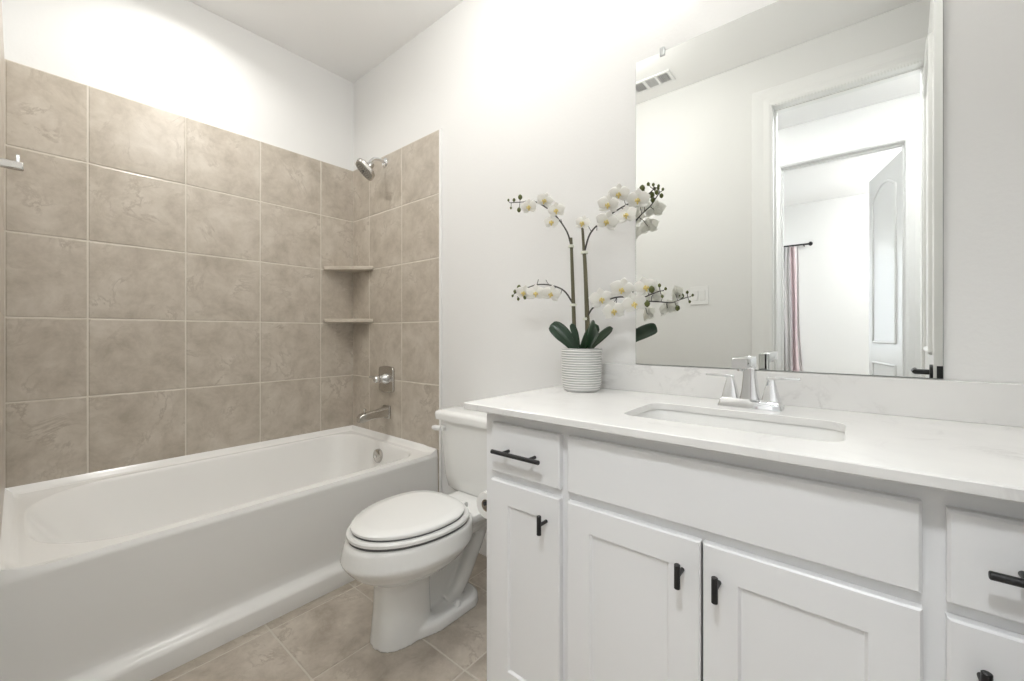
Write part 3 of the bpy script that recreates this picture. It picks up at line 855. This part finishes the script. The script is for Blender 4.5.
# ------------------------------------------------------------------ mirror, clips
mr = thing('wall_mirror', 'large frameless rectangular mirror above the sink', 'mirror', (2.423, 0, 0.980))
obj('mirror_back', boxes(((2.0238, -0.0055, 0.9805), (2.8237, -0.0005, 2.1045))), M['mirror_edge'], mr, smooth=False)
obj('mirror_glass', boxes(((2.0246, -0.0065, 0.9813), (2.8229, -0.0050, 2.1037))), M['mirror'], mr, smooth=False)
for cxx in (2.124, 2.725):
    obj('mirror_clip', boxes(((cxx - 0.009, -0.011, 2.088), (cxx + 0.009, -0.0062, 2.118)), ((cxx - 0.009, -0.008, 2.105), (cxx + 0.009, -0.0003, 2.118))), M['clip'], mr, bevel=0.002, label='clear plastic clip')

# ------------------------------------------------------------------ potted orchid
def orchid():
    px, py = 1.862, -0.125
    t = thing('potted_orchid', 'white orchid with dark leaves in a ribbed white pot on the countertop beside the mirror', 'potted plant', (px, py, CT))
    # ribbed pot
    prof = [(0.0005, 0.0), (0.060, 0.0), (0.066, 0.004), (0.069, 0.012), (0.070, 0.020)]
    z = 0.024
    while z < 0.149:
        prof += [(0.0700 + z * 0.03, z), (0.0732 + z * 0.03, z + 0.0024), (0.0732 + z * 0.03, z + 0.0046), (0.0700 + z * 0.03, z + 0.0070)]
        z += 0.0088
    prof += [(0.0750, 0.156), (0.0750, 0.159), (0.070, 0.159), (0.0695, 0.145), (0.069, 0.125), (0.0005, 0.125)]
    obj('pot', lathe((px, py, CT), prof, 'Z', 56), M['pot'], t, angle=60, label='white pot with fine horizontal ribs')
    bm = lathe((px, py, CT), [(0.0005, 0.120), (0.0690, 0.120), (0.0688, 0.137), (0.045, 0.142), (0.0005, 0.144)], 'Z', 32)
    for v in bm.verts:
        if v.co.z > CT + 0.13:
            v.co.z += random.uniform(-0.004, 0.004)
    obj('soil', bm, M['soil'], t)
    # stems with their stakes
    for pts, r in (([(1.822, -0.105, 1.00), (1.815, -0.102, 1.15), (1.808, -0.100, 1.30), (1.801, -0.100, 1.468)], [0.0085, 0.0078, 0.0070, 0.0055]),
                   ([(1.872, -0.095, 1.00), (1.864, -0.092, 1.20), (1.856, -0.090, 1.36), (1.846, -0.090, 1.501)], [0.0080, 0.0070, 0.0065, 0.0050]),
                   ([(1.884, -0.100, 1.00), (1.872, -0.098, 1.20), (1.861, -0.094, 1.36), (1.855, -0.092, 1.425)], [0.0065, 0.0062, 0.0060, 0.0045])):
        obj('stem', tube(smooth_path(pts, 5), sum([[r[i] + (r[i + 1] - r[i]) * k / 5 for k in range(5)] for i in range(3)], []) + [r[-1]], 10), M['stake'], t)
    for c, rr in (((1.802, -0.1, 1.435), 0.011), ((1.856, -0.092, 1.405), 0.013), ((1.811, -0.1, 1.205), 0.012), ((1.866, -0.094, 1.150), 0.013)):
        obj('plant_clip', lathe(c, [(rr, -0.005), (rr + 0.001, 0), (rr, 0.005)], 'Z', 14), M['ribbon'], t, label='pale ring tying stem to stake')
    B = {
     'UL': [(1.803, -0.100, 1.430), (1.786, -0.105, 1.492), (1.742, -0.112, 1.558), (1.696, -0.122, 1.603), (1.638, -0.132, 1.638), (1.588, -0.14, 1.642), (1.527, -0.145, 1.650)],
     'UR': [(1.857, -0.092, 1.410), (1.884, -0.100, 1.470), (1.93, -0.100, 1.508), (1.98, -0.095, 1.536), (2.025, -0.075, 1.561), (2.063, -0.052, 1.574), (2.09, -0.038, 1.597), (2.106, -0.033, 1.612)],
     'LL': [(1.811, -0.100, 1.209), (1.775, -0.110, 1.262), (1.720, -0.120, 1.287), (1.658, -0.130, 1.293), (1.604, -0.140, 1.279), (1.550, -0.145, 1.262)],
     'LR': [(1.866, -0.094, 1.150), (1.902, -0.112, 1.189), (1.955, -0.125, 1.210), (2.008, -0.130, 1.222), (2.061, -0.140, 1.219), (2.107, -0.150, 1.214), (2.141, -0.15, 1.224), (2.168, -0.15, 1.232)]}
    F = {
     'UL': [(1.635, -0.150, 1.610, .031), (1.701, -0.135, 1.626, .029), (1.752, -0.128, 1.578, .031), (1.728, -0.130, 1.535, .026)],
     'UR': [(1.862, -0.112, 1.512, .028), (1.970, -0.118, 1.560, .036), (1.964, -0.118, 1.500, .036), (2.005, -0.105, 1.594, .034), (2.034, -0.105, 1.512, .034), (2.066, -0.082, 1.566, .037)],
     'LL': [(1.734, -0.138, 1.250, .033), (1.664, -0.146, 1.256, .034), (1.606, -0.150, 1.262, .030)],
     'LR': [(1.955, -0.145, 1.216, .039), (2.037, -0.148, 1.246, .038), (2.010, -0.160, 1.172, .034), (2.088, -0.165, 1.194, .036), (2.122, -0.160, 1.246, .034)]}
    D = {
     'UL': [(1.578, -0.14, 1.664, .0095), (1.572, -0.14, 1.612, .0090), (1.549, -0.145, 1.657, .0065), (1.518, -0.145, 1.663, .0050), (1.532, -0.145, 1.627, .0050)],
     'UR': [(2.068, -0.052, 1.614, .0105), (2.084, -0.036, 1.630, .0060), (2.100, -0.030, 1.626, .0055), (2.118, -0.028, 1.618, .0050), (2.112, -0.030, 1.596, .0075), (2.076, -0.040, 1.590, .0085)],
     'LL': [(1.576, -0.145, 1.286, .0095), (1.554, -0.145, 1.271, .0070), (1.541, -0.145, 1.253, .0050), (1.572, -0.145, 1.238, .0060), (1.607, -0.145, 1.243, .0075)],
     'LR': [(2.143, -0.157, 1.238, .0100), (2.128, -0.157, 1.192, .0095), (2.166, -0.15, 1.250, .0055), (2.175, -0.15, 1.214, .0050), (2.186, -0.15, 1.238, .0045)]}
    def petal(bm, R, c, ang, ln, wd, lift):
        n, m_ = 7, 6
        g = []
        for i in range(n + 1):
            s = i / n
            half = wd / 2 * (math.sin(PI * min(s * 0.92 + 0.08, 1)) ** 0.7)
            if i == n:
                half = wd * 0.06
            row = []
            for j in range(m_ + 1):
                v = j / m_ * 2 - 1
                x = ln * s * (1 - 0.05 * v * v)
                y = half * v
                z = lift * s * s * ln * 0.5 - abs(v) ** 2 * half * 0.16 + 0.002
                X = x * math.cos(ang) - y * math.sin(ang); Y = x * math.sin(ang) + y * math.cos(ang)
                row.append(bm.verts.new(c + R @ Vector((X, Y, z))))
            g.append(row)
        for i in range(n):
            for j in range(m_):
                bm.faces.new((g[i][j], g[i + 1][j], g[i + 1][j + 1], g[i][j + 1]))
    twigs = {}
    for key in B:
        path = smooth_path(B[key], 6)
        n = len(path)
        bm = tube(path, [0.0036 - 0.0020 * i / n for i in range(n)], 8)
        # stalks to flowers and buds
        for x, y, z, r in F[key]:
            p = Vector((x, y + 0.006, z)); q = min(path, key=lambda a: (a - p).length)
            mid = (p + q) / 2 + Vector((0, 0.006, 0.006))
            tube([q, mid, p], 0.0014, 6, bm=bm)
        for x, y, z, r in D[key]:
            p = Vector((x, y, z)); q = min(path, key=lambda a: (a - p).length)
            tube([q, (p + q) / 2 + Vector((0, 0, -0.003)), p], 0.0013, 6, bm=bm)
        # short bare side twigs
        for k in (0.25, 0.42, 0.6):
            q = path[int(n * k)]
            tube([q, q + Vector((random.uniform(-.012, .012), -0.006, random.choice((-1, 1)) * 0.020))], 0.0013, 6, bm=bm)
        obj('flower_spray', bm, M['twig'], t)
        for x, y, z, r in F[key]:
            c = Vector((x, y, z))
            nrm = Vector((0.45 + random.uniform(-.45, .35), -1, random.uniform(-.35, .15))).normalized()
            zax = nrm
            up = Vector((0, 0, 1)); xax = up.cross(zax).normalized(); yax = zax.cross(xax)
            R = Matrix((xax, yax, zax)).transposed()
            R = R @ Matrix.Rotation(random.uniform(-.35, .35), 3, 'Z')
            fb = bmesh.new()
            for a in (90, 212, 328):
                petal(fb, R, c, math.radians(a), r * 1.12, r * 0.86, 0.10)
            for a in (14, 166):
                petal(fb, R, c + R @ Vector((0, 0, 0.002)), math.radians(a), r * 1.22, r * 1.30, 0.16)
            fo = obj('flower', fb, M['petal'], t, label='white orchid flower')
            ss = fo.modifiers.new('t', 'SOLIDIFY'); ss.thickness = 0.0006
            lb = bmesh.new()
            tube([c + R @ Vector((0, 0.004, 0.003)), c + R @ Vector((0, 0.002, 0.010)), c + R @ Vector((0, -0.004, 0.013))], [0.0030, 0.0036, 0.0016], 8, bm=lb)
            for s in (-1, 1):
                tube([c + R @ Vector((0, -0.002, 0.003)), c + R @ Vector((s * 0.007, -0.004, 0.010)), c + R @ Vector((s * 0.006, 0.003, 0.013))], [0.0022, 0.0036, 0.0010], 8, bm=lb)
            tube([c + R @ Vector((0, -0.003, 0.003)), c + R @ Vector((0, -0.010, 0.009)), c + R @ Vector((0, -0.016, 0.007))], [0.0024, 0.0040, 0.0010], 8, bm=lb)
            obj('lip', lb, M['lip'], fo, label='yellow lip')
        for x, y, z, r in D[key]:
            bb = lathe((x, y, z), [(r * .15, -r * 1.2), (r * .75, -r * .7), (r, 0), (r * .8, r * .7), (r * .2, r * 1.25)], 'Z', 12)
            obj('bud', bb, M['bud'], t, angle=80)
    # strap leaves
    def leaf(path, wid, nrm):
        path = smooth_path(path, 4)
        n = len(path)
        bm = bmesh.new(); g = []
        nrm = Vector(nrm).normalized()
        for i, p in enumerate(path):
            s = i / (n - 1)
            tg = (path[min(i + 1, n - 1)] - path[max(i - 1, 0)]).normalized()
            sd = tg.cross(nrm).normalized()
            up = sd.cross(tg)
            hw = wid / 2 * min(1.0, 0.30 + 1.30 * s) * (math.sqrt(max(0.0, 1 - max(0.0, (s - 0.60) / 0.40) ** 2.4)) * 0.97 + 0.03)
            row = []
            for j in range(7):
                v = j / 3 - 1
                row.append(bm.verts.new(p + sd * hw * v + up * (abs(v) ** 1.3 * hw * 0.22)))
            g.append(row)
        for i in range(n - 1):
            for j in range(6):
                bm.faces.new((g[i][j], g[i + 1][j], g[i + 1][j + 1], g[i][j + 1]))
        o = obj('leaf', bm, M['leaf'], t, angle=80)
        so = o.modifiers.new('t', 'SOLIDIFY'); so.thickness = 0.0016
    leaf([(1.852, -0.130, 1.015), (1.830, -0.142, 1.050), (1.804, -0.154, 1.084), (1.776, -0.164, 1.112), (1.752, -0.170, 1.128)], 0.060, (0.40, -0.78, 0.40))
    leaf([(1.862, -0.135, 1.015), (1.885, -0.145, 1.048), (1.912, -0.155, 1.080), (1.938, -0.162, 1.106), (1.955, -0.165, 1.122)], 0.048, (0.35, -0.80, 0.45))
    leaf([(1.885, -0.120, 1.015), (1.912, -0.165, 1.055), (1.950, -0.215, 1.090), (1.985, -0.258, 1.112), (2.003, -0.278, 1.118)], 0.056, (0.62, 0.72, 0.30))
    leaf([(1.852, -0.125, 1.015), (1.846, -0.128, 1.060), (1.834, -0.132, 1.105), (1.824, -0.135, 1.132)], 0.026, (0.5, -0.8, 0.1))
    leaf([(1.872, -0.105, 1.015), (1.905, -0.100, 1.055), (1.945, -0.098, 1.090), (1.978, -0.098, 1.114)], 0.042, (0.1, -0.75, 0.6))
orchid()

# ------------------------------------------------------------------ toilet paper on its holder, fixed to the vanity's side
tp = thing('paper_holder', 'black toilet paper holder on the side of the vanity cabinet, mostly hidden', 'paper holder', (1.765, -0.47, 0.536))
bm = tube([(1.764, -0.380, 0.536), (1.722, -0.380, 0.536)], 0.007, 12)
tube([(1.722, -0.376, 0.536), (1.722, -0.507, 0.536)], 0.0065, 12, bm=bm)
obj('holder_arm', bm, M['black'], tp)
obj('holder_flange', tube([(1.7648, -0.380, 0.536), (1.757, -0.380, 0.536)], 0.020, 20), M['black'], tp)
roll = thing('toilet_paper_roll', 'part-used white toilet paper roll on the holder beside the toilet', 'toilet paper', (1.720, -0.44, 0.527))
bm = bmesh.new()
Rg = [circ((1.720, y, 0.527), r, 'Y', 36) for r, y in ((0.020, -0.498), (0.0425, -0.498), (0.0430, -0.496), (0.0430, -0.400), (0.0425, -0.398), (0.020, -0.398))]
V = [[bm.verts.new(p) for p in q] for q in Rg]
for k in range(len(V)):
    a, b = V[k], V[(k + 1) % len(V)]
    for i in range(36):
        bm.faces.new((a[i], a[(i + 1) % 36], b[(i + 1) % 36], b[i]))
obj('paper', bm, M['paper'], roll)
bm = bmesh.new()
Rg = [circ((1.720, y, 0.527), r, 'Y', 30) for r, y in ((0.0185, -0.4975), (0.0199, -0.4975), (0.0199, -0.3985), (0.0185, -0.3985))]
V = [[bm.verts.new(p) for p in q] for q in Rg]
for k in range(4):
    a, b = V[k], V[(k + 1) % 4]
    for i in range(30):
        bm.faces.new((a[i], a[(i + 1) % 30], b[(i + 1) % 30], b[i]))
obj('cardboard_tube', bm, M['card'], roll)

# ------------------------------------------------------------------ ceiling vent, switch plate (both seen in the mirror)
def vent():
    t = thing('ceiling_vent', 'white ceiling vent with three louvred sections reflected in the mirror', 'vent', (1.60, -1.325, CEIL))
    x0, x1, y0, y1 = 1.440, 1.715, -1.392, -1.258
    z = CEIL - 0.008
    secs = [(1.457, 1.530), (1.546, 1.612), (1.628, 1.698)]
    fr = [((x0, y0, z), (x1, y0 + 0.016, CEIL)), ((x0, y1 - 0.016, z), (x1, y1, CEIL))]
    xsn = [x0] + [e for s in secs for e in s] + [x1]
    for a, b in zip(xsn[::2], xsn[1::2]):
        fr.append(((a, y0 + 0.016, z), (b, y1 - 0.016, CEIL)))
    obj('frame', boxes(*fr), M['plastic'], t, smooth=False)
    obj('duct', boxes(((x0 + 0.01, y0 + 0.01, CEIL - 0.0012), (x1 - 0.01, y1 - 0.01, CEIL - 0.0002))), M['vent_dark'], t)
    for i, (a, b) in enumerate(secs):
        bm = bmesh.new()
        if i == 1:
            n = 7
            for k in range(n):
                y = y0 + 0.022 + k * (y1 - y0 - 0.044) / (n - 1)
                box(bm, (a, y - 0.0022, z + 0.001), (b, y + 0.0022, CEIL - 0.001))
        else:
            n = 6
            for k in range(n):
                x = a + 0.006 + k * (b - a - 0.012) / (n - 1)
                box(bm, (x - 0.0025, y0 + 0.016, z + 0.001), (x + 0.0025, y1 - 0.016, CEIL - 0.001))
        obj('louvre', bm, M['vent_slat'], t, smooth=False)
vent()

sw = thing('light_switch', 'white double rocker switch plate on the left wall reflected in the mirror', 'light switch', (1.83, -ROOM_W, 1.355))
obj('switch_plate', boxes(((1.770, -ROOM_W, 1.293), (1.890, -ROOM_W + 0.006, 1.418))), M['plastic'], sw, bevel=0.002)
for k in (1.807, 1.853):
    obj('rocker', loft([[Vector((x, y, z)) for x, y in ((k - 0.0165, -ROOM_W + 0.005), (k + 0.0165, -ROOM_W + 0.005), (k + 0.0165, -ROOM_W + q), (k - 0.0165, -ROOM_W + q))] for z, q in ((1.322, 0.0075), (1.389, 0.0115))]), M['plastic'], sw, bevel=0.001)

# ------------------------------------------------------------------ light fixtures, all unseen; hall and bedroom ones added for fill
def downlight(x, y, r, label):
    t = thing('recessed_light', label, 'ceiling light', (x, y, CEIL))
    bm = bmesh.new()
    Rg = [circ((x, y, z), rr, 'Z', 32) for rr, z in ((r, CEIL - 0.0002), (r, CEIL - 0.005), (r - 0.012, CEIL - 0.009), (r - 0.016, CEIL - 0.0002))]
    V = [[bm.verts.new(p) for p in q] for q in Rg]
    for k in range(4):
        a, b = V[k], V[(k + 1) % 4]
        for i in range(32):
            bm.faces.new((a[i], a[(i + 1) % 32], b[(i + 1) % 32], b[i]))
    obj('trim_ring', bm, M['plastic'], t)
    obj('diffuser', lathe((x, y, CEIL - 0.005), [(r - 0.017, 0), (r - 0.017, 0.0045)], 'Z', 32), M['lit'], t)
downlight(*TUB_LIGHT, 0.085, 'small round recessed ceiling light over the bathtub')
def fill_fixture(x, y, r, label):  # housings for the unseen fill lamps
    t = thing('unseen_fill_light', label, 'ceiling light', (x, y, CEIL))
    obj('base', lathe((x, y, CEIL - 0.012), [(r + 0.01, 0), (r + 0.01, 0.0118)], 'Z', 36), M['plastic'], t)
    obj('diffuser', lathe((x, y, CEIL - 0.012), [(r, 0), (r * 0.96, -0.016), (0.3 * r, -0.020)], 'Z', 36), M['lit'], t)
fill_fixture(*MID_LIGHT, 0.16, 'unseen round white flush ceiling light, main fill in the middle of the bathroom')
fill_fixture(1.85, -2.15, 0.17, 'added round white ceiling fill light at the west end of the hallway')
fill_fixture(3.25, -2.15, 0.17, 'added round white ceiling fill light at the east end of the hallway')
fill_fixture(3.6, -4.2, 0.18, 'added round white ceiling fill light in the bedroom')
ey = thing('vanity_fill_light', 'added tilted round ceiling fill light in the hallway just outside the bathroom doorway', 'ceiling light', (2.60, -1.89, CEIL))  # added housing for the lamp that fills the vanity front
obj('trim_ring', lathe((2.60, -1.89, CEIL - 0.006), [(0.155, 0), (0.155, 0.0055)], 'Z', 36), M['plastic'], ey)
_d = Vector((0, math.sin(math.radians(48)), -math.cos(math.radians(48)))); _c = Vector((2.60, -1.89, CEIL - 0.080))
obj('eyeball', tube([_c - _d * 0.055, _c - _d * 0.030, _c - _d * 0.006], [0.080, 0.120, 0.130], 32), M['plastic'], ey)
vl = thing('vanity_light', 'three-lamp chrome vanity light on the wall above the mirror', 'wall light', (2.42, 0, 2.36))
obj('back_bar', boxes(((2.10, -0.022, 2.40), (2.74, -0.0005, 2.45))), M['chrome'], vl, bevel=0.003)
for vx in VAN_X:
    obj('arm', tube(smooth_path([(vx, -0.02, 2.425), (vx, -0.08, 2.44), (vx, -0.14, 2.425), (vx, -0.14, 2.405)]), 0.006, 10), M['chrome'], vl)
    obj('lamp_socket', lathe((vx, -0.14, 2.405), [(0.018, -0.03), (0.020, 0.0)], 'Z', 18), M['chrome'], vl)
    bm = bmesh.new()
    Rg = [circ((vx, -0.14, z), rr, 'Z', 24) for rr, z in ((0.022, 2.384), (0.062, 2.285), (0.059, 2.285), (0.019, 2.380))]
    V = [[bm.verts.new(p) for p in q] for q in Rg]
    for k in range(3):
        a, b = V[k], V[k + 1]
        for i in range(24):
            bm.faces.new((a[i], a[(i + 1) % 24], b[(i + 1) % 24], b[i]))
    obj('glass_shade', bm, mat('frosted_shade', (0.95, 0.95, 0.93), 0.4, trans=0.8), vl)
